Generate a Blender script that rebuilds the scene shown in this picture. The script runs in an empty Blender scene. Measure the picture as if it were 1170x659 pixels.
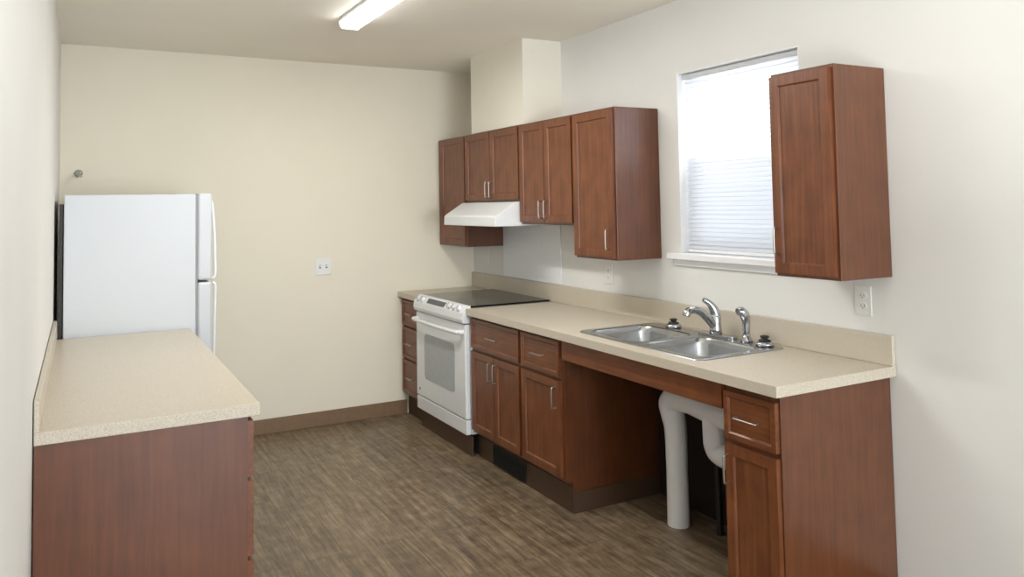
import bpy, bmesh, math
from mathutils import Vector, Matrix

# ------------------------------------------------------------------ helpers
def lin(r,g,b):
    f=lambda c:(c/255/12.92) if c/255<=.04045 else ((c/255+.055)/1.055)**2.4
    return (f(r),f(g),f(b),1)

def new_mat(name):
    m=bpy.data.materials.new(name); m.use_nodes=True
    nt=m.node_tree; b=nt.nodes['Principled BSDF']
    return m,nt,b

def plain(name,col,rough=.5,metal=0,noise=.03,nscale=30,bump=0,spec=.5,emit=None,es=0):
    m,nt,b=new_mat(name)
    tc=nt.nodes.new('ShaderNodeTexCoord'); n=nt.nodes.new('ShaderNodeTexNoise')
    n.inputs['Scale'].default_value=nscale; n.inputs['Detail'].default_value=3
    nt.links.new(tc.outputs['Object'],n.inputs['Vector'])
    r=nt.nodes.new('ShaderNodeValToRGB')
    r.color_ramp.elements[0].position=.3; r.color_ramp.elements[1].position=.7
    r.color_ramp.elements[0].color=tuple(c*(1-noise) for c in col[:3])+(1,)
    r.color_ramp.elements[1].color=tuple(min(1,c*(1+noise)) for c in col[:3])+(1,)
    nt.links.new(n.outputs['Fac'],r.inputs['Fac']); nt.links.new(r.outputs['Color'],b.inputs['Base Color'])
    b.inputs['Roughness'].default_value=rough; b.inputs['Metallic'].default_value=metal
    b.inputs['Specular IOR Level'].default_value=spec
    if bump:
        bp=nt.nodes.new('ShaderNodeBump'); bp.inputs['Strength'].default_value=bump; bp.inputs['Distance'].default_value=.002
        nt.links.new(n.outputs['Fac'],bp.inputs['Height']); nt.links.new(bp.outputs['Normal'],b.inputs['Normal'])
    if emit:
        b.inputs['Emission Color'].default_value=emit; b.inputs['Emission Strength'].default_value=es
    return m

def wood(name,dark,light,axis='z',rough=.38,coat=.15):
    m,nt,b=new_mat(name)
    tc=nt.nodes.new('ShaderNodeTexCoord'); mp=nt.nodes.new('ShaderNodeMapping')
    s={'z':(40,40,2.0),'y':(40,2.0,40)}[axis]
    mp.inputs['Scale'].default_value=s
    n=nt.nodes.new('ShaderNodeTexNoise'); n.inputs['Scale'].default_value=1.6; n.inputs['Detail'].default_value=6; n.inputs['Roughness'].default_value=.6
    n2=nt.nodes.new('ShaderNodeTexNoise'); n2.inputs['Scale'].default_value=9; n2.inputs['Detail'].default_value=3
    nt.links.new(tc.outputs['Object'],mp.inputs['Vector']); nt.links.new(mp.outputs['Vector'],n.inputs['Vector'])
    nt.links.new(tc.outputs['Object'],n2.inputs['Vector'])
    mx=nt.nodes.new('ShaderNodeMath'); mx.operation='MULTIPLY_ADD'; mx.inputs[1].default_value=.65
    mul=nt.nodes.new('ShaderNodeMath'); mul.operation='MULTIPLY'; mul.inputs[1].default_value=.35
    nt.links.new(n2.outputs['Fac'],mul.inputs[0]); nt.links.new(n.outputs['Fac'],mx.inputs[0]); nt.links.new(mul.outputs[0],mx.inputs[2])
    r=nt.nodes.new('ShaderNodeValToRGB'); r.color_ramp.elements[0].position=.3; r.color_ramp.elements[1].position=.7
    r.color_ramp.elements[0].color=dark; r.color_ramp.elements[1].color=light
    nt.links.new(mx.outputs[0],r.inputs['Fac']); nt.links.new(r.outputs['Color'],b.inputs['Base Color'])
    b.inputs['Roughness'].default_value=rough
    b.inputs['Coat Weight'].default_value=coat; b.inputs['Coat Roughness'].default_value=.22
    return m

def laminate(name):
    m,nt,b=new_mat(name)
    tc=nt.nodes.new('ShaderNodeTexCoord')
    n=nt.nodes.new('ShaderNodeTexNoise'); n.inputs['Scale'].default_value=430; n.inputs['Detail'].default_value=2
    nt.links.new(tc.outputs['Object'],n.inputs['Vector'])
    r=nt.nodes.new('ShaderNodeValToRGB'); e=r.color_ramp.elements
    e[0].position=.32; e[0].color=lin(174,162,141); e[1].position=.66; e[1].color=lin(213,205,190)
    x=e.new(.48); x.color=lin(200,190,172)
    nt.links.new(n.outputs['Fac'],r.inputs['Fac']); nt.links.new(r.outputs['Color'],b.inputs['Base Color'])
    b.inputs['Roughness'].default_value=.36
    return m

def floor_mat():
    m,nt,b=new_mat('vinyl_plank')
    N=nt.nodes.new; L=nt.links.new
    tc=N('ShaderNodeTexCoord')
    mp=N('ShaderNodeMapping'); mp.inputs['Rotation'].default_value=(0,0,math.radians(90))
    L(tc.outputs['Object'],mp.inputs['Vector'])
    br=N('ShaderNodeTexBrick'); br.offset=.37; br.inputs['Scale'].default_value=1
    br.inputs['Brick Width'].default_value=1.22; br.inputs['Row Height'].default_value=.152
    br.inputs['Mortar Size'].default_value=.0012; br.inputs['Bias'].default_value=0
    br.inputs['Color1'].default_value=(.0,.0,.0,1); br.inputs['Color2'].default_value=(1,1,1,1); br.inputs['Mortar'].default_value=(.5,.5,.5,1)
    L(mp.outputs['Vector'],br.inputs['Vector'])
    sc=N('ShaderNodeVectorMath'); sc.operation='SCALE'; sc.inputs['Scale'].default_value=7
    L(br.outputs['Color'],sc.inputs[0])
    ad=N('ShaderNodeVectorMath'); ad.operation='ADD'
    L(tc.outputs['Object'],ad.inputs[0]); L(sc.outputs[0],ad.inputs[1])
    m2=N('ShaderNodeMapping'); m2.inputs['Scale'].default_value=(26,2.0,1)
    L(ad.outputs[0],m2.inputs['Vector'])
    n=N('ShaderNodeTexNoise'); n.inputs['Scale'].default_value=1.6; n.inputs['Detail'].default_value=9; n.inputs['Roughness'].default_value=.74; n.inputs['Distortion'].default_value=.4
    L(m2.outputs['Vector'],n.inputs['Vector'])
    # weathered blotches
    n3=N('ShaderNodeTexNoise'); n3.inputs['Scale'].default_value=14; n3.inputs['Detail'].default_value=4
    L(tc.outputs['Object'],n3.inputs['Vector'])
    a1=N('ShaderNodeMath'); a1.operation='MULTIPLY'; a1.inputs[1].default_value=.25; L(n3.outputs['Fac'],a1.inputs[0])
    a2=N('ShaderNodeMath'); a2.operation='MULTIPLY_ADD'; a2.inputs[1].default_value=.75; L(n.outputs['Fac'],a2.inputs[0]); L(a1.outputs[0],a2.inputs[2])
    r=N('ShaderNodeValToRGB'); e=r.color_ramp.elements
    e[0].position=.34; e[0].color=lin(68,56,44); e[1].position=.66; e[1].color=lin(156,138,112)
    x=e.new(.5); x.color=lin(117,100,79)
    L(a2.outputs[0],r.inputs['Fac'])
    hs=N('ShaderNodeMix'); hs.data_type='RGBA'; hs.blend_type='MULTIPLY'; hs.inputs['Factor'].default_value=1
    r2=N('ShaderNodeValToRGB'); r2.color_ramp.elements[0].color=(.87,.87,.87,1); r2.color_ramp.elements[1].color=(1.06,1.05,1.03,1)
    L(br.outputs['Color'],r2.inputs['Fac'])
    L(r.outputs['Color'],hs.inputs['A']); L(r2.outputs['Color'],hs.inputs['B'])
    mo=N('ShaderNodeMix'); mo.data_type='RGBA'; mo.inputs['B'].default_value=lin(70,57,45)
    L(br.outputs['Fac'],mo.inputs['Factor']); L(hs.outputs['Result'],mo.inputs['A'])
    L(mo.outputs['Result'],b.inputs['Base Color'])
    b.inputs['Roughness'].default_value=.38
    return m

PAINT=plain('off_white_paint',lin(231,230,226),.7,noise=.012,nscale=3,spec=.3)
PAINTB=plain('warm_lit_paint',lin(234,227,208),.7,noise=.012,nscale=3,spec=.3)  # same wall paint, warm light on the back wall mixed into its colour
PAINTM=plain('half_warm_lit_paint',lin(234,229,215),.7,noise=.012,nscale=3,spec=.3)  # same wall paint, midway tone standing in for light on the chase faces
CEIL=plain('ceiling_paint',lin(247,242,229),.8,noise=.012,nscale=3,spec=.2)
CHERRY=wood('cherry_wood',lin(86,45,23),lin(134,79,44))
CHERRYH=wood('cherry_wood_horizontal',lin(86,45,23),lin(134,79,44),'y')
CHERRYD=wood('cherry_panel',lin(82,45,25),lin(112,65,37),rough=.3,coat=.35)
SHADOWWOOD=plain('shaded_recess_wood',lin(36,26,21),.6,noise=.1)  # shade of the knee recess is put into this wood colour
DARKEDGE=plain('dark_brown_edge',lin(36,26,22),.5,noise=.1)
LAM=laminate('speckled_laminate')
VINYL=plain('brown_vinyl_base',lin(124,98,72),.5,noise=.05)
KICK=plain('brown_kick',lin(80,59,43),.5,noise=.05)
FLOOR=floor_mat()
WHITE=plain('white_enamel',lin(232,235,236),.28,noise=.01)
FRIDGEW=plain('fridge_white_textured',lin(206,210,214),.4,noise=.01,nscale=200,bump=.15)
TRIMW=plain('white_trim_paint',lin(246,247,248),.45,noise=.01)
GASKET=plain('grey_gasket',lin(150,152,154),.6)
BLACKG=plain('black_glass',lin(22,22,25),.12,noise=.05,spec=.35)
OVENW=plain('oven_window_glass',lin(168,173,178),.15,noise=.05)
DISPLAY=plain('display_grey',lin(70,76,84),.2)
STEEL=plain('brushed_stainless',lin(176,178,180),.26,1,noise=.05,nscale=60)
CHROME=plain('chrome',lin(186,188,191),.16,1,noise=.01)
NICKEL=plain('satin_nickel',lin(178,174,166),.32,1,noise=.02)
BLACKP=plain('black_plastic',lin(24,24,26),.45)
PLASTIC=plain('white_plastic',lin(232,232,228),.4,noise=.01)
SLOT=plain('dark_slot',lin(60,58,54),.6)
PVC=plain('white_vinyl_shroud',lin(252,253,255),.4,noise=.005)
GUARD=plain('off_white_guard_panel',lin(236,239,242),.3,noise=.01)
VENT=plain('vent_black',lin(20,17,16),.6)

def glass_mat():
    m=bpy.data.materials.new('window_glass'); m.use_nodes=True; nt=m.node_tree; nt.nodes.clear()
    o=nt.nodes.new('ShaderNodeOutputMaterial'); mx=nt.nodes.new('ShaderNodeMixShader'); t=nt.nodes.new('ShaderNodeBsdfTransparent'); g=nt.nodes.new('ShaderNodeBsdfGlossy')
    g.inputs['Roughness'].default_value=.02; mx.inputs[0].default_value=.06
    nt.links.new(t.outputs[0],mx.inputs[1]); nt.links.new(g.outputs[0],mx.inputs[2]); nt.links.new(mx.outputs[0],o.inputs[0]); return m
GLASS=glass_mat()
def dim_pane_mat():
    m=bpy.data.materials.new('daylight_dimming_pane'); m.use_nodes=True; nt=m.node_tree; nt.nodes.clear()
    o=nt.nodes.new('ShaderNodeOutputMaterial'); mx=nt.nodes.new('ShaderNodeMixShader'); t=nt.nodes.new('ShaderNodeBsdfTransparent'); g=nt.nodes.new('ShaderNodeBsdfDiffuse')
    g.inputs[0].default_value=(.25,.28,.32,1); mx.inputs[0].default_value=.45
    nt.links.new(t.outputs[0],mx.inputs[1]); nt.links.new(g.outputs[0],mx.inputs[2]); nt.links.new(mx.outputs[0],o.inputs[0]); return m
SCREEN=dim_pane_mat()
def slat_mat():
    m=bpy.data.materials.new('blind_slat'); m.use_nodes=True; nt=m.node_tree; nt.nodes.clear()
    o=nt.nodes.new('ShaderNodeOutputMaterial'); mx=nt.nodes.new('ShaderNodeMixShader'); t=nt.nodes.new('ShaderNodeBsdfTranslucent'); g=nt.nodes.new('ShaderNodeBsdfDiffuse')
    t.inputs[0].default_value=(.90,.92,.95,1); g.inputs[0].default_value=(.86,.88,.91,1); mx.inputs[0].default_value=.52
    nt.links.new(g.outputs[0],mx.inputs[1]); nt.links.new(t.outputs[0],mx.inputs[2]); nt.links.new(mx.outputs[0],o.inputs[0]); return m
SLAT=slat_mat()
LENS=plain('fixture_lens',lin(250,251,252),.4,emit=(.98,1,1,1),es=8)

def link(o): bpy.context.scene.collection.objects.link(o); return o

def thing(name,loc,label,category,group=None):
    e=bpy.data.objects.new(name,None); e.empty_display_size=.1; e.location=loc; link(e)
    e['label']=label; e['category']=category
    if group: e['group']=group
    return e

class M:
    def __init__(s): s.bm=bmesh.new(); s.mats=[]
    def mi(s,mat):
        if mat not in s.mats: s.mats.append(mat)
        return s.mats.index(mat)
    def _tag(s,before,mat,smooth=False):
        i=s.mi(mat)
        for f in s.bm.faces:
            if f not in before: f.material_index=i; f.smooth=smooth
    def box(s,lo,hi,mat,bev=0,seg=2):
        before=set(s.bm.faces)
        lo2=Vector([min(a,b) for a,b in zip(lo,hi)])
        hi2=Vector([max(a,b) for a,b in zip(lo,hi)])
        r=bmesh.ops.create_cube(s.bm,size=1); vs=r['verts']
        return s._fin(vs,lo2,hi2,before,mat,bev,seg)
    def _fin(s,vs,lo,hi,before,mat,bev,seg):
        d=hi-lo; c=(hi+lo)/2
        for v in vs: v.co=Vector((v.co.x*d.x+c.x,v.co.y*d.y+c.y,v.co.z*d.z+c.z))
        if bev:
            es=list({e for v in vs for e in v.link_edges})
            bmesh.ops.bevel(s.bm,geom=es,offset=bev,segments=seg,affect='EDGES',profile=.5)
        s._tag(before,mat); return s
    def prism(s,prof,a,b,mat,axis='y',bev=0,smooth=False):
        before=set(s.bm.faces)
        def P(p,t):
            return {'y':(p[0],t,p[1]),'x':(t,p[0],p[1]),'z':(p[0],p[1],t)}[axis]
        A=[s.bm.verts.new(P(p,a)) for p in prof]; B=[s.bm.verts.new(P(p,b)) for p in prof]
        n=len(prof); fs=[s.bm.faces.new(A),s.bm.faces.new(B[::-1])]
        for i in range(n): fs.append(s.bm.faces.new((A[i],B[i],B[(i+1)%n],A[(i+1)%n])))
        bmesh.ops.recalc_face_normals(s.bm,faces=fs)
        if bev:
            es=list({e for f in fs for e in f.edges})
            bmesh.ops.bevel(s.bm,geom=es,offset=bev,segments=2,affect='EDGES',profile=.5)
        s._tag(before,mat,smooth); return s
    def tube(s,pts,rad,mat,seg=14,smooth_path=True,sub=6):
        before=set(s.bm.faces)
        pts=[Vector(p) for p in pts]
        rad=rad if isinstance(rad,(list,tuple)) else [rad]*len(pts)
        if smooth_path and len(pts)>2:
            q=[];rr=[]
            for i in range(len(pts)-1):
                p0=pts[max(i-1,0)];p1=pts[i];p2=pts[i+1];p3=pts[min(i+2,len(pts)-1)]
                for k in range(sub):
                    t=k/sub
                    q.append(.5*((2*p1)+(-p0+p2)*t+(2*p0-5*p1+4*p2-p3)*t*t+(-p0+3*p1-3*p2+p3)*t**3)); rr.append(rad[i]*(1-t)+rad[i+1]*t)
            q.append(pts[-1]); rr.append(rad[-1]); pts,rad=q,rr
        prev=None; rings=[]
        for i,p in enumerate(pts):
            t=(pts[min(i+1,len(pts)-1)]-pts[max(i-1,0)]).normalized()
            if prev is None:
                a=Vector((0,0,1)) if abs(t.z)<.9 else Vector((1,0,0)); n=t.cross(a).normalized()
            else: n=(prev-t*prev.dot(t)).normalized()
            prev=n; bn=t.cross(n)
            rings.append([s.bm.verts.new(p+(n*math.cos(2*math.pi*k/seg)+bn*math.sin(2*math.pi*k/seg))*rad[i]) for k in range(seg)])
        fs=[]
        for A,B in zip(rings,rings[1:]):
            for k in range(seg): fs.append(s.bm.faces.new((A[k],A[(k+1)%seg],B[(k+1)%seg],B[k])))
        caps=[s.bm.faces.new(rings[0][::-1]),s.bm.faces.new(rings[-1])]
        s._tag(before,mat)
        for f in fs: f.smooth=True
        bmesh.ops.recalc_face_normals(s.bm,faces=fs+caps); return s
    def lathe(s,c,prof,mat,seg=28):
        before=set(s.bm.faces); rings=[]
        for r,z in prof: rings.append([s.bm.verts.new((c[0]+r*math.cos(2*math.pi*k/seg),c[1]+r*math.sin(2*math.pi*k/seg),c[2]+z)) for k in range(seg)])
        fs=[s.bm.faces.new(rings[0][::-1]),s.bm.faces.new(rings[-1])]
        for A,B in zip(rings,rings[1:]):
            for k in range(seg): fs.append(s.bm.faces.new((A[k],A[(k+1)%seg],B[(k+1)%seg],B[k])))
        s._tag(before,mat,True); bmesh.ops.recalc_face_normals(s.bm,faces=fs); return s
    def done(s,name,parent=None,origin=None,label=None,kind=None,category=None,group=None):
        if origin is None:
            cs=[v.co for v in s.bm.verts]
            origin=Vector([(min(c[i] for c in cs)+max(c[i] for c in cs))/2 for i in range(3)])
            if parent is None: origin.z=min(c.z for c in cs)
        origin=Vector(origin)
        for v in s.bm.verts: v.co-=origin
        me=bpy.data.meshes.new(name); s.bm.to_mesh(me); s.bm.free()
        for m in s.mats: me.materials.append(m)
        o=bpy.data.objects.new(name,me); link(o)
        if parent:
            o.parent=parent; pw=Vector((0,0,0)); q=parent
            while q: pw+=q.location; q=q.parent
            o.location=origin-pw
        else: o.location=origin
        if label: o['label']=label
        if kind: o['kind']=kind
        if category: o['category']=category
        if group: o['group']=group
        return o

def quick(name,lo,hi,mat,parent=None,bev=0,**k):
    return M().box(lo,hi,mat,bev).done(name,parent,**k)

# ------------------------------------------------------------------ dimensions
H=2.551; W=2.828; ZC=.891; ZU=ZC-.038
YEND=-9.0
b1,b2,b3,b4,b5,b6=-.351,-1.130,-1.726,-2.131,-3.197,-3.454
yE=-3.479
zt,zb=2.013,1.223
u1,u2,u3,u4,r0,r1=-.483,-1.237,-1.820,-2.188,-3.192,-3.481
ZK=.151
wy0,wy1,wzt,wzb=-2.334,-3.091,2.176,1.256

# ------------------------------------------------------------------ room shell
S='structure'
M().box((-W-.12,YEND-.12,-.1),(.14,.12,0),FLOOR).done('floor',kind=S,origin=(0,0,0))
M().box((-W-.12,YEND-.12,H),(.14,.12,H+.1),CEIL).done('ceiling',kind=S)
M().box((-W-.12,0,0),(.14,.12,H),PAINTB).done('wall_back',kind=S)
M().box((-W-.12,YEND,0),(-W,0,H),PAINT).done('wall_left',kind=S)
m=M()
m.box((0,wy0,0),(.14,0,H),PAINT).box((0,YEND,0),(.14,wy1,H),PAINT)
m.box((0,wy1,0),(.14,wy0,wzb),PAINT).box((0,wy1,wzt),(.14,wy0,H),PAINT)
m.done('wall_right',kind=S)
m=M()
m.box((-W-.12,YEND-.12,0),(-2.5,YEND,H),PAINT).box((-.3,YEND-.12,0),(.14,YEND,H),PAINT)
m.box((-2.5,YEND-.12,0),(-.3,YEND,.5),PAINT).box((-2.5,YEND-.12,2.3),(-.3,YEND,H),PAINT)  # unseen opening here is assumed, made to hold the added daylight area light
m.done('wall_rear',kind=S)
M().box((-.286,-1.273,zt+.002),(-.0,-.561,H),PAINTM).done('wall_chase',kind=S)
M().box((-2.1,-.012,0),(-.57,-.001,.10),VINYL,.003).done('baseboard_back',kind=S)
M().box((-.012,YEND+.01,0),(-.001,-3.485,.10),VINYL,.003).done('baseboard_right',kind=S)
M().box((-W+.001,YEND+.01,0),(-W+.012,-2.80,.10),VINYL,.003).done('baseboard_left',kind=S)

# window
m=M(); fx0,fx1=.085,.135
def frame(m,y0,y1,z0,z1,w,xa,xb):
    m.box((xa,y0,z0),(xb,y0+w,z1),TRIMW,.003).box((xa,y1-w,z0),(xb,y1,z1),TRIMW,.003)
    m.box((xa,y0+w,z0),(xb,y1-w,z0+w),TRIMW,.003).box((xa,y0+w,z1-w),(xb,y1-w,z1),TRIMW,.003)
frame(m,wy1,wy0,wzb,wzt,.035,fx0,fx1)
zm=(wzb+wzt)/2
frame(m,wy1+.035,wy0-.035,wzb+.035,zm+.02,.03,.09,.108)
frame(m,wy1+.035,wy0-.035,zm-.02,wzt-.035,.03,.11,.128)
m.box((.097,wy1+.06,wzb+.06),(.100,wy0-.06,zm),GLASS).box((.117,wy1+.06,zm),(.120,wy0-.06,wzt-.06),GLASS)
m.box((.131,wy1+.03,wzb+.03),(.132,wy0-.03,zm),SCREEN)  # added pane that dims daylight behind the lower half of the blind
m.done('window_1',kind=S)
m=M()
m.box((-.045,-3.15,wzb-.028),(.0,-2.27,wzb+.002),TRIMW,.004).box((0,wy1,wzb),(.085,wy0,wzb+.002),TRIMW)
m.box((-.014,-3.13,wzb-.06),(-.001,-2.29,wzb-.028),TRIMW,.003)
m.done('trim_1',kind=S)
m=M()
m.box((0,wy0-.004,wzb+.002),(.085,wy0,wzt),TRIMW).box((0,wy1,wzb+.002),(.085,wy1+.004,wzt),TRIMW).box((0,wy1+.004,wzt-.004),(.085,wy0-.004,wzt),TRIMW)
m.done('trim_2',kind=S)

# blind
bl=thing('window_blind',(.045,(wy0+wy1)/2,wzb+.01),'white horizontal mini blind lowered inside the window recess','blind')
quick('headrail',(.03,wy1+.012,wzt-.032),(.06,wy0-.012,wzt-.006),plain('headrail_grey',lin(205,207,208),.4),bl,.003)
m=M(); z=wzb+.035
while z<wzt-.04:
    ang=57
    c=math.cos(math.radians(ang))*.0125; s_=math.sin(math.radians(ang))*.0125
    m.prism([(.045-c,z-s_),(.045+c,z+s_),(.045+c,z+s_+.0006),(.045-c,z-s_+.0006)],wy1+.014,wy0-.014,SLAT); z+=.0215
m.done('slats',bl)
quick('bottom_rail',(.034,wy1+.014,wzb+.008),(.056,wy0-.014,wzb+.020),TRIMW,bl,.003)

# ------------------------------------------------------------------ cabinets
def panel_front(name,parent,xf,dirx,y0,y1,z0,z1,inset,mat,t=.02):
    bm=bmesh.new()
    xs=[xf,xf-dirx*t]
    r=bmesh.ops.create_cube(bm,size=1)
    for v in r['verts']:
        v.co=Vector(((xf+xs[1])/2+v.co.x*t,(y0+y1)/2+v.co.y*(y1-y0),(z0+z1)/2+v.co.z*(z1-z0)))
    f=[f for f in bm.faces if f.normal.x*dirx>.9][0]
    bmesh.ops.inset_individual(bm,faces=[f],thickness=.002,depth=0)
    bmesh.ops.inset_individual(bm,faces=[f],thickness=inset,depth=0)
    bmesh.ops.inset_individual(bm,faces=[f],thickness=.006,depth=-.004)
    bmesh.ops.inset_individual(bm,faces=[f],thickness=.002,depth=-.004)
    es=[e for e in bm.edges if all(abs(v.co.x-xf)<1e-6 for v in e.verts) and (all(abs(v.co.y-y0)<1e-6 for v in e.verts) or all(abs(v.co.y-y1)<1e-6 for v in e.verts) or all(abs(v.co.z-z0)<1e-6 for v in e.verts) or all(abs(v.co.z-z1)<1e-6 for v in e.verts))]
    bmesh.ops.bevel(bm,geom=es,offset=.0015,segments=2,affect='EDGES')
    bmesh.ops.recalc_face_normals(bm,faces=bm.faces)
    m=M(); m.bm.free(); m.bm=bm; m.mi(mat)
    return m.done(name,parent)

def handle(parent,xf,dirx,y,z,vert=True,L=.10):
    m=M(); o=.024*dirx; h=L/2
    def P(a,dx): return (xf+dx,y,z+a) if vert else (xf+dx,y+a,z)
    m.tube([P(-h,0),P(-h,o*.8),P(-h+.008,o),P(0,o*1.04),P(h-.008,o),P(h,o*.8),P(h,0)],[.0045,.004,.0038,.0038,.0038,.004,.0045],NICKEL,10,True,5)
    return m.done('handle',parent,label='brushed nickel bow handle')

def door(parent,xf,dirx,ya,yb,z0,z1,hy=None,hz=None):
    y0,y1=min(ya,yb),max(ya,yb)
    d=panel_front('door',parent,xf,dirx,y0,y1,z0,z1,.052,CHERRY)
    if hy is not None: handle(d,xf,dirx,hy,hz)
    return d
def drawer(parent,xf,dirx,ya,yb,z0,z1,h=True):
    y0,y1=min(ya,yb),max(ya,yb)
    d=panel_front('drawer',parent,xf,dirx,y0,y1,z0,z1,.026,CHERRYH)
    if h: handle(d,xf,dirx,(y0+y1)/2,(z0+z1)/2,False)
    return d

XF=-.61
def base(ya,yb,label,kick=True):
    c=thing('base_cabinet',(-.3,(ya+yb)/2,0),label,'cabinet')
    M().prism([(-.59,ZK),(-.55,ZK),(-.55,0),(-.004,0),(-.004,ZU-.001),(-.59,ZU-.001)],yb+.001,ya-.001,CHERRYD).done('body',c)
    quick('toe_kick',(-.557,yb+.001,0),(-.55,ya-.001,.125),KICK,c)
    return c
G=.012
c=base(-.003,b1,'cherry wood base cabinet with three drawers between back wall and stove')
for z0,z1 in((.655,.835),(.42,.64),(.17,.405)): drawer(c,XF,-1,-.02,b1+G,z0,z1)
c=base(b2,b3,'cherry wood base cabinet with one drawer and double doors beside stove')
drawer(c,XF,-1,b2-G,b3+G,.66,.835)
ym=(b2+b3)/2
door(c,XF,-1,b2-G,ym+.002,.17,.64,ym+.03,.555); door(c,XF,-1,ym-.002,b3+G,.17,.64,ym-.03,.555)
c=base(b3,b4,'cherry wood base cabinet with drawer and single door beside knee space')
drawer(c,XF,-1,b3-G,b4+G+.012,.66,.835); door(c,XF,-1,b3-G,b4+G+.012,.17,.64,b4+.055,.555)
quick('side_base',(-.555,b4-.008,0),(-.004,b4-.001,.10),KICK,c)
c=base(b5,b6,'narrow cherry wood base cabinet with drawer and door under worktop end')
drawer(c,XF,-1,b5-G,b6+.008,.655,.825); door(c,XF,-1,b5-G,b6+.008,.06,.635,b5-.03,.545)
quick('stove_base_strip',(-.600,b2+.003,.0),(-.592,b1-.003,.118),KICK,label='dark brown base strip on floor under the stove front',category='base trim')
# knee space
quick('apron_panel',(-.605,b5+.001,.752),(-.585,b4-.001,ZU-.001),CHERRYH,label='cherry wood apron rail under the sink worktop',category='cabinet panel')
quick('knee_space_panel',(-.016,b5+.001,0),(-.004,b4-.012,.70),SHADOWWOOD,label='shade-darkened wood panel on wall behind the sink knee space',category='wall panel')

m=M(); m.box((-.566,-1.69,.012),(-.559,-1.325,.118),VENT,.002)
for k in range(8): m.box((-.572,-1.68,.022+k*.0115),(-.566,-1.335,.026+k*.0115),VENT)
m.done('vent_register',label='black metal heat register set in the toe kick',category='vent')

XU=-.308
def upper(ya,yb,z0,label):
    c=thing('wall_cabinet',(-.15,(ya+yb)/2,z0),label,'cabinet')
    M().box((-.288,yb+.0008,z0),(-.003,ya-.0008,zt),CHERRYD,.0015).done('body',c)
    return c
gz=.012
c=upper(-.003,u1,zb,'narrow cherry wood wall cabinet in the corner beside range hood')
door(c,XU,-1,-.07,u1+.008,zb+gz,zt-gz)
c=upper(u1,u2,1.537,'short cherry wood wall cabinet with double doors above range hood')
ym=(u1+u2)/2
door(c,XU,-1,u1-.008,ym+.002,1.537+gz,zt-gz,ym+.028,1.62); door(c,XU,-1,ym-.002,u2+.008,1.537+gz,zt-gz,ym-.028,1.62)
c=upper(u2,u3,1.397,'cherry wood wall cabinet with double doors and nickel handles')
ym=(u2+u3)/2
door(c,XU,-1,u2-.008,ym+.002,1.397+gz,zt-gz,ym+.028,1.485); door(c,XU,-1,ym-.002,u3+.008,1.397+gz,zt-gz,ym-.028,1.485)
c=upper(u3,u4,zb,'tall single-door cherry wood wall cabinet ending the row')
door(c,XU,-1,u3-.008,u4+.012,zb+gz,zt-gz,u4+.045,1.33)
c=upper(r0,r1,zb,'single-door cherry wood wall cabinet hung next to the window')
door(c,XU,-1,r0-.008,r1+.012,zb+gz,zt-gz,r0-.03,1.36)

# left run
LX=-2.21
def lbase(ya,yb,label):
    c=thing('base_cabinet',(-2.5,(ya+yb)/2,0),label,'cabinet')
    M().prism([(LX-.02,.12),(LX-.08,.12),(LX-.08,0),(-W+.004,0),(-W+.004,ZU-.001),(LX-.02,ZU-.001)],yb+.001,ya-.001,CHERRYD).done('body',c)
    quick('toe_kick',(LX-.08,yb+.001,0),(LX-.073,ya-.001,.12),KICK,c)
    for z0,z1 in((.66,.835),(.41,.645),(.14,.395)): drawer(c,LX,1,ya-.012,yb+.012,z0,z1,False)
    return c
lbase(-1.005,-1.60,'cherry wood drawer base cabinet beside the refrigerator')
lbase(-1.60,-2.19,'cherry wood drawer base cabinet in middle of short run')
lbase(-2.19,-2.775,'cherry wood drawer base cabinet with finished end panel')
m=M(); m.box((-W+.003,-2.788,ZU),(-W+.635,-1.0,ZC),LAM,.003).box((-W+.003,-2.788,ZC),(-W+.018,-1.0,ZC+.092),LAM,.002)
m.done('worktop',label='beige speckled laminate worktop with wall splash beside refrigerator',category='countertop')

# ------------------------------------------------------------------ right worktops + sink
m=M(); m.box((-.635,b1+.002,ZU),(-.003,-.003,ZC),LAM,.002)
m.done('worktop',label='short beige laminate worktop between back wall and stove',category='countertop')
SX0,SX1,SY0,SY1=-.555,-.06,-3.035,-2.19
m=M(); i=.012
m.box((-.635,yE,ZU),(SX0+i,b2-.002,ZC),LAM).box((SX1-i,yE,ZU),(-.003,b2-.002,ZC),LAM)
m.box((SX0+i,SY1-i,ZU),(SX1-i,b2-.002,ZC),LAM).box((SX0+i,yE,ZU),(SX1-i,SY0+i,ZC),LAM)
m.done('worktop',label='long beige speckled laminate worktop holding the double sink',category='countertop')
m=M(); m.box((-.021,yE,ZC+.0005),(-.002,-.003,ZC+.112),LAM,.002)
m.done('backsplash',label='low beige laminate backsplash strip along the wall',category='backsplash')

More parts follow.
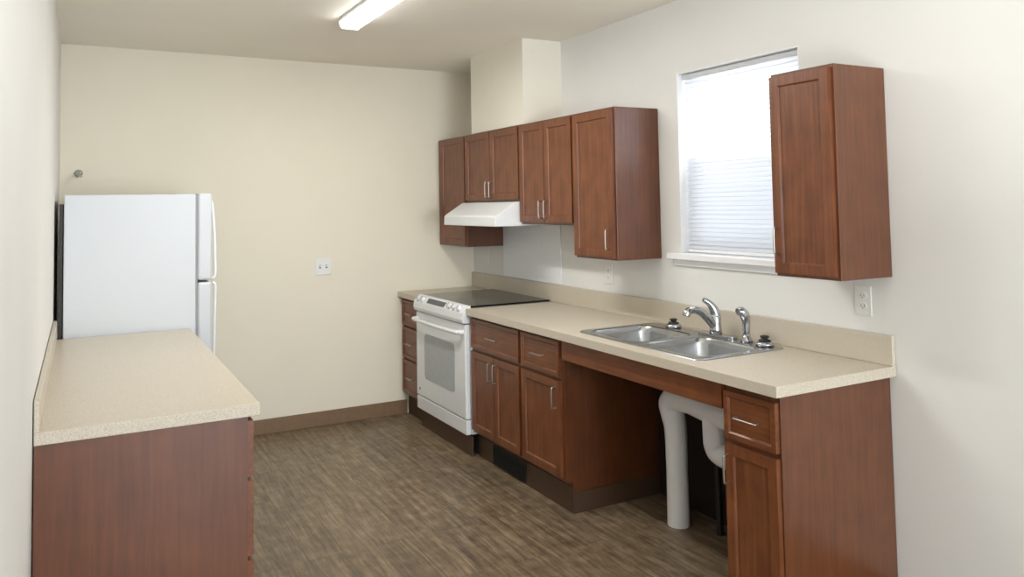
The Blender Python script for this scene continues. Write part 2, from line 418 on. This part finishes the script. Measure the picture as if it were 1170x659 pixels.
def rr(x0,x1,y0,y1,r,n=6):
    pts=[]
    for cx,cy,a0 in((x1-r,y1-r,0),(x0+r,y1-r,90),(x0+r,y0+r,180),(x1-r,y0+r,270)):
        for k in range(n+1):
            a=math.radians(a0+90*k/n); pts.append((cx+r*math.cos(a),cy+r*math.sin(a)))
    return pts
sink=thing('kitchen_sink',((SX0+SX1)/2,(SY0+SY1)/2,ZC),'stainless steel double bowl drop-in sink in beige worktop','sink')
m=M(); bm=m.bm; m.mi(STEEL); zr=ZC+.006
def loop(pts,z):
    vs=[bm.verts.new((x,y,z)) for x,y in pts]; es=[bm.edges.new((vs[k],vs[(k+1)%len(vs)])) for k in range(len(vs))]; return vs,es
ov,oe=loop(rr(SX0+.004,SX1-.004,SY0+.004,SY1-.004,.04),zr)
ymid=(SY0+SY1)/2
bowls=[(SX0+.035,SX1-.095,ymid+.018,SY1-.035),(SX0+.035,SX1-.095,SY0+.035,ymid-.018)]
edges=list(oe); hl=[]
for x0,x1,y0,y1 in bowls:
    v,e=loop(rr(x0,x1,y0,y1,.06),zr); edges+=e; hl.append((v,(x0,x1,y0,y1)))
bmesh.ops.triangle_fill(bm,use_beauty=True,use_dissolve=False,edges=edges)
def bridge(A,B,sm=True):
    n=len(A)
    for k in range(n):
        f=bm.faces.new((A[k],A[(k+1)%n],B[(k+1)%n],B[k])); f.smooth=sm
lo,_=loop(rr(SX0,SX1,SY0,SY1,.044),ZC+.0008); bridge(ov,lo)
for v,(x0,x1,y0,y1) in hl:
    prev=v
    for ins,z,r in((.006,zr-.006,.058),(.012,zr-.03,.055),(.022,zr-.14,.05),(.035,zr-.165,.05),(.075,zr-.175,.04)):
        nv,_=loop(rr(x0+ins,x1-ins,y0+ins,y1-ins,r),z); bridge(prev,nv); prev=nv
    f=bm.faces.new(prev)
bmesh.ops.recalc_face_normals(bm,faces=bm.faces)
m.done('basin',sink)
for x0,x1,y0,y1 in bowls:
    cx,cy=(x0+x1)/2,(y0+y1)/2
    M().lathe((cx,cy,zr-.1755),[(.045,0),(.045,.003),(.036,.003),(.03,.001),(.006,.001),(.005,.006)],CHROME).lathe((cx,cy,zr-.1735),[(.028,0),(.028,.0005)],SLOT).done('drain',sink,label='round chrome drain with strainer')

# faucet
FX,FY=-.105,-2.665
f=thing('faucet',(FX,FY,zr),'chrome single-lever kitchen faucet on sink ledge','faucet')
M().prism(rr(FX-.026,FX+.026,FY-.12,FY+.10,.025),zr,zr+.012,CHROME,'z',bev=.002).done('base_plate',f)
M().lathe((FX,FY,zr+.01),[(.029,0),(.027,.02),(.025,.05),(.025,.075),(.021,.09),(.008,.098)],CHROME).done('body',f)
M().tube([(FX-.005,FY,zr+.045),(FX-.045,FY+.003,zr+.085),(FX-.085,FY+.006,zr+.116),(FX-.125,FY+.010,zr+.128),(FX-.155,FY+.012,zr+.120),(FX-.165,FY+.013,zr+.103)],[.021,.019,.018,.017,.017,.017],CHROME).done('spout',f)
M().tube([(FX+.002,FY,zr+.085),(FX-.004,FY+.002,zr+.118),(FX-.025,FY+.010,zr+.150),(FX-.050,FY+.022,zr+.168)],[.024,.022,.015,.010],CHROME).done('lever',f)
SPY=-2.85
sp=thing('side_sprayer',(FX,SPY,zr),'chrome pull-out side sprayer standing beside the faucet','sprayer')
M().lathe((FX,SPY,zr),[(.027,0),(.025,.012),(.019,.02),(.016,.035)],CHROME).done('base_collar',sp)
M().tube([(FX,SPY,zr+.03),(FX,SPY,zr+.085),(FX-.008,SPY,zr+.118),(FX-.024,SPY+.004,zr+.134),(FX-.04,SPY+.006,zr+.132)],[.015,.018,.022,.021,.017],CHROME).done('spray_head',sp)
for (x,y,l) in((-.105,-2.38,'black and chrome sink stopper resting on ledge near backsplash'),(-.115,-2.96,'black and chrome sink stopper on ledge beside the sprayer')):
    t=thing('sink_stopper',(x,y,zr),l,'sink stopper',group='sink stoppers on the ledge')
    M().lathe((x,y,zr),[(.034,0),(.040,.006),(.038,.016),(.026,.020)],CHROME).done('rim',t)
    M().lathe((x,y,zr+.020),[(.026,0),(.025,.006),(.014,.010),(.013,.014),(.019,.017),(.018,.023),(.006,.026)],BLACKP).done('knob',t)

# under-sink pipe cover
sh=thing('pipe_cover',(-.2,-2.48,0),'white moulded plastic cover around pipes below the sink','pipe cover')
M().tube([(-.2,-2.485,0.0),(-.2,-2.485,.015),(-.2,-2.485,.25),(-.2,-2.482,.43),(-.2,-2.468,.50),(-.2,-2.46,.555),(-.2,-2.50,.59),(-.2,-2.60,.59),(-.2,-2.75,.575),(-.2,-2.92,.57)],[.056,.052,.050,.052,.056,.062,.060,.055,.055,.055],PVC,24,True,5).done('main_cover',sh)
M().tube([(-.2,-2.735,.57),(-.2,-2.735,.48),(-.2,-2.74,.43),(-.2,-2.775,.40),(-.2,-2.92,.39)],[.052,.050,.050,.048,.048],PVC,24,True,5).done('trap_cover',sh)
M().tube([(-.2,-2.56,.61),(-.2,-2.56,.70)],[.045,.045],PVC,20,False).done('drain_sleeve',sh)
for k,yy in enumerate((-2.66,-2.735)):
    M().tube([(-.11,yy,0),(-.11,yy,.02),(-.11,yy+.004,.25),(-.115,yy,.52)],[.024,.016,.016,.016],BLACKP,14).done('supply_pipe',sh,label='black pipe running down to the floor')

# ------------------------------------------------------------------ range
ry0,ry1=b2+.003,b1-.003
rg=thing('stove',(-.3,(ry0+ry1)/2,0),'white electric range with black glass top between cabinets','stove')
m=M(); m.box((-.60,ry0,.13),(-.03,ry1,ZC-.002),WHITE,.003).box((-.55,ry0+.01,0),(-.05,ry1-.01,.13),SLOT); m.done('body',rg)
M().box((-.60,ry0-.002,ZC+.001),(-.028,ry1,ZC+.012),BLACKG,.003).done('cooktop',rg,label='black ceramic glass cooktop')
prof=[(-.595,ZC+.014),(-.620,ZC+.010),(-.652,ZC-.03),(-.658,ZC-.070),(-.65,ZC-.092),(-.602,ZC-.092),(-.601,ZC-.02)]
cp=M().prism(prof,ry0,ry1,WHITE,bev=.003).done('control_panel',rg)
sl=Vector((-.032,0,-.040)).normalized(); nm=Vector((-.040,0,.032)).normalized()
mid=Vector((-.636,0,ZC-.010))
def onp(y,d=0,n=0): return mid+Vector((0,y,0))+sl*d+nm*n
for y in (ry1-.07,ry1-.14,ry0+.21,ry0+.14,ry0+.07):
    k=M(); k.tube([onp(y,0,.0),onp(y,0,.006),onp(y,0,.020),onp(y,0,.023)],[.021,.019,.017,.014],WHITE,20,False)
    k.tube([onp(y,-.014,.023),onp(y,.014,.023)],[.004,.004],GASKET,8,False)
    k.done('knob',cp)
m=M()
ya,yb_=ry1-.21,ry0+.29
vs=[m.bm.verts.new(onp(y,d,n)) for n in(.0,.0025) for y,d in((ya,-.018),(yb_,-.018),(yb_,.018),(ya,.018))]
m.mi(DISPLAY)
for q in((0,1,2,3),(4,5,6,7),(0,1,5,4),(1,2,6,5),(2,3,7,6),(3,0,4,7)): m.bm.faces.new([vs[i] for i in q])
bmesh.ops.recalc_face_normals(m.bm,faces=m.bm.faces)
m.done('display',cp,label='dark grey clock display strip')
m=M(); m.box((-.638,ry0+.004,.222),(-.602,ry1-.004,.792),WHITE,.008,3)
od=m.done('oven_door',rg)
yc=(ry0+ry1)/2
m=M(); m.prism(rr(yc-.235,yc+.235,.355,.655,.03),-.6405,-.636,OVENW,'x'); m.done('oven_window',od,label='pale grey tinted oven window')
m=M(); yy0,yy1=ry0+.03,ry1-.03
m.tube([(-.633,yy0,.742),(-.663,yy0+.01,.745),(-.680,yy0+.05,.745),(-.687,yc,.745),(-.680,yy1-.05,.745),(-.663,yy1-.01,.745),(-.633,yy1,.742)],[.015,.014,.013,.013,.013,.014,.015],WHITE,14).done('handle',od,label='white curved oven door handle')
m=M(); m.tube([(-.637,ry1-.06,.270),(-.6395,ry1-.06,.270)],[.010,.010],GASKET,18,False).done('badge',od,label='small round grey badge')
m=M(); m.box((-.636,ry0+.004,.130),(-.602,ry1-.004,.217),WHITE,.005,3); m.done('storage_drawer',rg)

# hood
hd=thing('range_hood',(-.25,(u1+u2)/2,1.38),'white under-cabinet range hood above the stove','range hood')
hp=[(-.004,1.535),(-.32,1.535),(-.335,1.531),(-.463,1.452),(-.472,1.440),(-.475,1.385),(-.004,1.385)]
M().prism(hp,u2+.004,u1-.004,WHITE,bev=.002).done('canopy',hd)
m=M(); m.box((-.44,u2+.05,1.381),(-.12,u1-.05,1.3848),GASKET); m.done('filter',hd,label='grey grease filter underneath')
m=M(); m.box((-.006,u2+.003,ZC+.114),(-.001,u1-.003,1.38),GUARD,.001)
m.done('splash_guard',label='glossy off-white wall guard panel between stove and hood',category='wall panel')

# ------------------------------------------------------------------ fridge
fy0,fy1=-.985,-.25; fa,fbx,fd=-2.786,-2.165,-2.082; zf=1.605
fr=thing('refrigerator',((fa+fd)/2,(fy0+fy1)/2,0),'white top-freezer refrigerator standing beside laminate worktop','refrigerator')
m=M(); m.box((fa,fy0,.03),(fbx,fy1,zf-.004),FRIDGEW,.006).box((fa+.05,fy0+.03,0),(fbx-.03,fy1-.03,.03),BLACKP); m.done('body',fr)
m=M(); m.box((fbx,fy0+.006,.09),(fbx+.010,fy1-.006,zf-.012),GASKET); m.done('gasket',fr,label='grey rubber door gasket')
zs=1.134
d1=M().box((fbx+.010,fy0-.002,zs+.005),(fd,fy1,zf),FRIDGEW,.014,4).done('freezer_door',fr)
d2=M().box((fbx+.010,fy0-.002,.085),(fd,fy1,zs-.005),FRIDGEW,.014,4).done('fridge_door',fr)
hy=fy0+.03
M().tube([(fd-.002,hy,zf-.04),(fd+.006,hy,zf-.08),(fd+.014,hy,zf-.18),(fd+.019,hy,zs+.15),(fd+.020,hy,zs+.03),(fd+.004,hy,zs+.012)],[.008,.008,.008,.008,.008,.008],WHITE,12).done('handle',d1,label='white curved door handle')
M().tube([(fd+.004,hy,zs-.012),(fd+.020,hy,zs-.03),(fd+.019,hy,zs-.15),(fd+.014,hy,zs-.38),(fd+.006,hy,zs-.52),(fd-.002,hy,zs-.56)],[.008,.008,.008,.008,.008,.008],WHITE,12).done('handle',d2,label='white curved door handle')
M().box((fbx-.03,fy1-.09,zf-.004),(fd-.02,fy1-.02,zf+.012),WHITE,.004).done('hinge_cover',fr)
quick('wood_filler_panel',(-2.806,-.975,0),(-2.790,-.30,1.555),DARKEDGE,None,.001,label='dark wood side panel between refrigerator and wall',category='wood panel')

# ------------------------------------------------------------------ electrical bits
def plate_back(x,z):
    t=thing('light_switch',(x,-.001,z),'white double toggle light switch plate on cream wall','light switch')
    M().box((x-.058,-.006,z-.057),(x+.058,-.001,z+.057),PLASTIC,.0018).done('plate',t)
    for dx in(-.023,.023):
        M().box((x+dx-.005,-.0065,z-.012),(x+dx+.005,-.0055,z+.012),SLOT).box((x+dx-.004,-.017,z-.002),(x+dx+.004,-.006,z+.009),PLASTIC,.001).done('toggle',t)
plate_back(-1.192,1.102)
def outlet(y,z,label):
    t=thing('wall_outlet',(-.001,y,z),label,'outlet')
    M().box((-.006,y-.035,z-.057),(-.001,y+.035,z+.057),PLASTIC,.0018).done('plate',t)
    for dz in(-.02,.02):
        m=M(); m.prism([(y+.017*math.cos(a),z+dz+.0145*math.sin(a)) for a in [k*math.pi/8 for k in range(16)]],-.0085,-.0058,PLASTIC,'x')
        m.box((-.0089,y-.008,z+dz-.004),(-.0084,y-.006,z+dz+.006),SLOT).box((-.0089,y+.006,z+dz-.004),(-.0084,y+.008,z+dz+.005),SLOT).box((-.0089,y-.002,z+dz-.010),(-.0084,y+.002,z+dz-.006),SLOT)
        m.done('socket',t)
outlet(-3.355,1.122,'white duplex wall outlet below the single wall cabinet')
outlet(-1.73,1.11,'white duplex wall outlet under wall cabinets above backsplash')
t=thing('light_switch',(-.001,-.22,1.136),'white single toggle switch plate in the corner under cabinet','light switch')
M().box((-.006,-.255,1.079),(-.001,-.185,1.193),PLASTIC,.0018).done('plate',t)
M().box((-.017,-.224,1.134),(-.006,-.216,1.146),PLASTIC,.001).done('toggle',t)
t=thing('pipe_fitting',(-2.726,-.001,1.752),'small chrome wall fitting protruding from cream wall','pipe fitting')
M().tube([(-2.726,-.001,1.752),(-2.726,-.008,1.752),(-2.726,-.012,1.752)],[.024,.022,.012],CHROME,20,False).done('flange',t)
M().tube([(-2.726,-.01,1.752),(-2.726,-.06,1.752),(-2.722,-.075,1.745),(-2.72,-.078,1.725)],[.010,.010,.013,.016],CHROME,14).done('elbow',t)

# ------------------------------------------------------------------ ceiling light
lx0,lx1=-1.462,-1.345; ly0=-1.296; ly1=ly0-1.24
lt=thing('ceiling_light',((lx0+lx1)/2,(ly0+ly1)/2,H-.065),'long white fluorescent wraparound ceiling light','ceiling light')
quick('housing',(lx0-.004,ly1+.006,H-.018),(lx1+.004,ly0-.006,H-.001),WHITE,lt,.003)
prof=[(lx0,H-.019),(lx0+.003,H-.040),(lx0+.014,H-.052),(lx1-.014,H-.052),(lx1-.003,H-.040),(lx1,H-.019)]
M().prism(prof,ly1+.008,ly0-.008,LENS).done('lens',lt)
pe=[(lx0-.002,H-.019),(lx0+.001,H-.041),(lx0+.013,H-.055),(lx1-.013,H-.055),(lx1-.001,H-.041),(lx1+.002,H-.019)]
CAP=plain('glowing_end_cap',lin(240,241,242),.4,emit=(.98,1,1,1),es=1.0)
for ya in (ly0-.008,ly1):
    M().prism(pe,ya,ya+.008,CAP,bev=.0015).done('end_cap',lt)

# ------------------------------------------------------------------ lights
def area(name,loc,rot,sx,sy,power,col):
    l=bpy.data.lights.new(name,'AREA'); l.shape='RECTANGLE'; l.size=sx; l.size_y=sy; l.energy=power; l.color=col
    o=bpy.data.objects.new(name,l); o.location=loc; o.rotation_euler=rot; link(o); return o
area('assumed_rear_daylight',(-1.4,YEND+.02,1.4),(math.radians(90),0,0),2.2,1.8,112,(.77,.87,1))  # assumed daylight from behind the camera, unseen area light added in the rear wall
area('fluorescent_tube',((lx0+lx1)/2,(ly0+ly1)/2,H-.064),(0,0,0),.10,1.15,24,(1,.985,.95))
area('ceiling_fill_light',(-1.4,-4.5,1.5),(math.radians(172),0,0),1.0,1.0,19,(.96,.97,1))  # added unseen fill aimed up to brighten the ceiling, no lamp stands here
w=bpy.data.worlds.new('World'); bpy.context.scene.world=w; w.use_nodes=True
bg=w.node_tree.nodes['Background']; bg.inputs['Color'].default_value=(.95,.975,1,1); bg.inputs['Strength'].default_value=6.4

# ------------------------------------------------------------------ camera
yaw,pitch,roll=-.481,.049,-.016
fw=Vector((-math.sin(yaw),math.cos(yaw),0)); rt=Vector((math.cos(yaw),math.sin(yaw),0)); up=Vector((0,0,1))
fw,up=fw*math.cos(pitch)+up*math.sin(pitch), up*math.cos(pitch)-fw*math.sin(pitch)
rt,up=rt*math.cos(roll)+up*math.sin(roll), up*math.cos(roll)-rt*math.sin(roll)
cam=bpy.data.cameras.new('Camera'); co=bpy.data.objects.new('Camera',cam); link(co)
R=Matrix((rt,up,-fw)).transposed().to_4x4()
co.matrix_world=Matrix.Translation((-2.711,-5.339,1.517))@R
cam.sensor_width=36; cam.lens=876.044/1170*36
cam.shift_x=(585-549.399)/1170; cam.shift_y=(191.326-329.5)/1170
cam.clip_start=.02
bpy.context.scene.camera=co
bpy.context.scene.view_settings.view_transform='Standard'
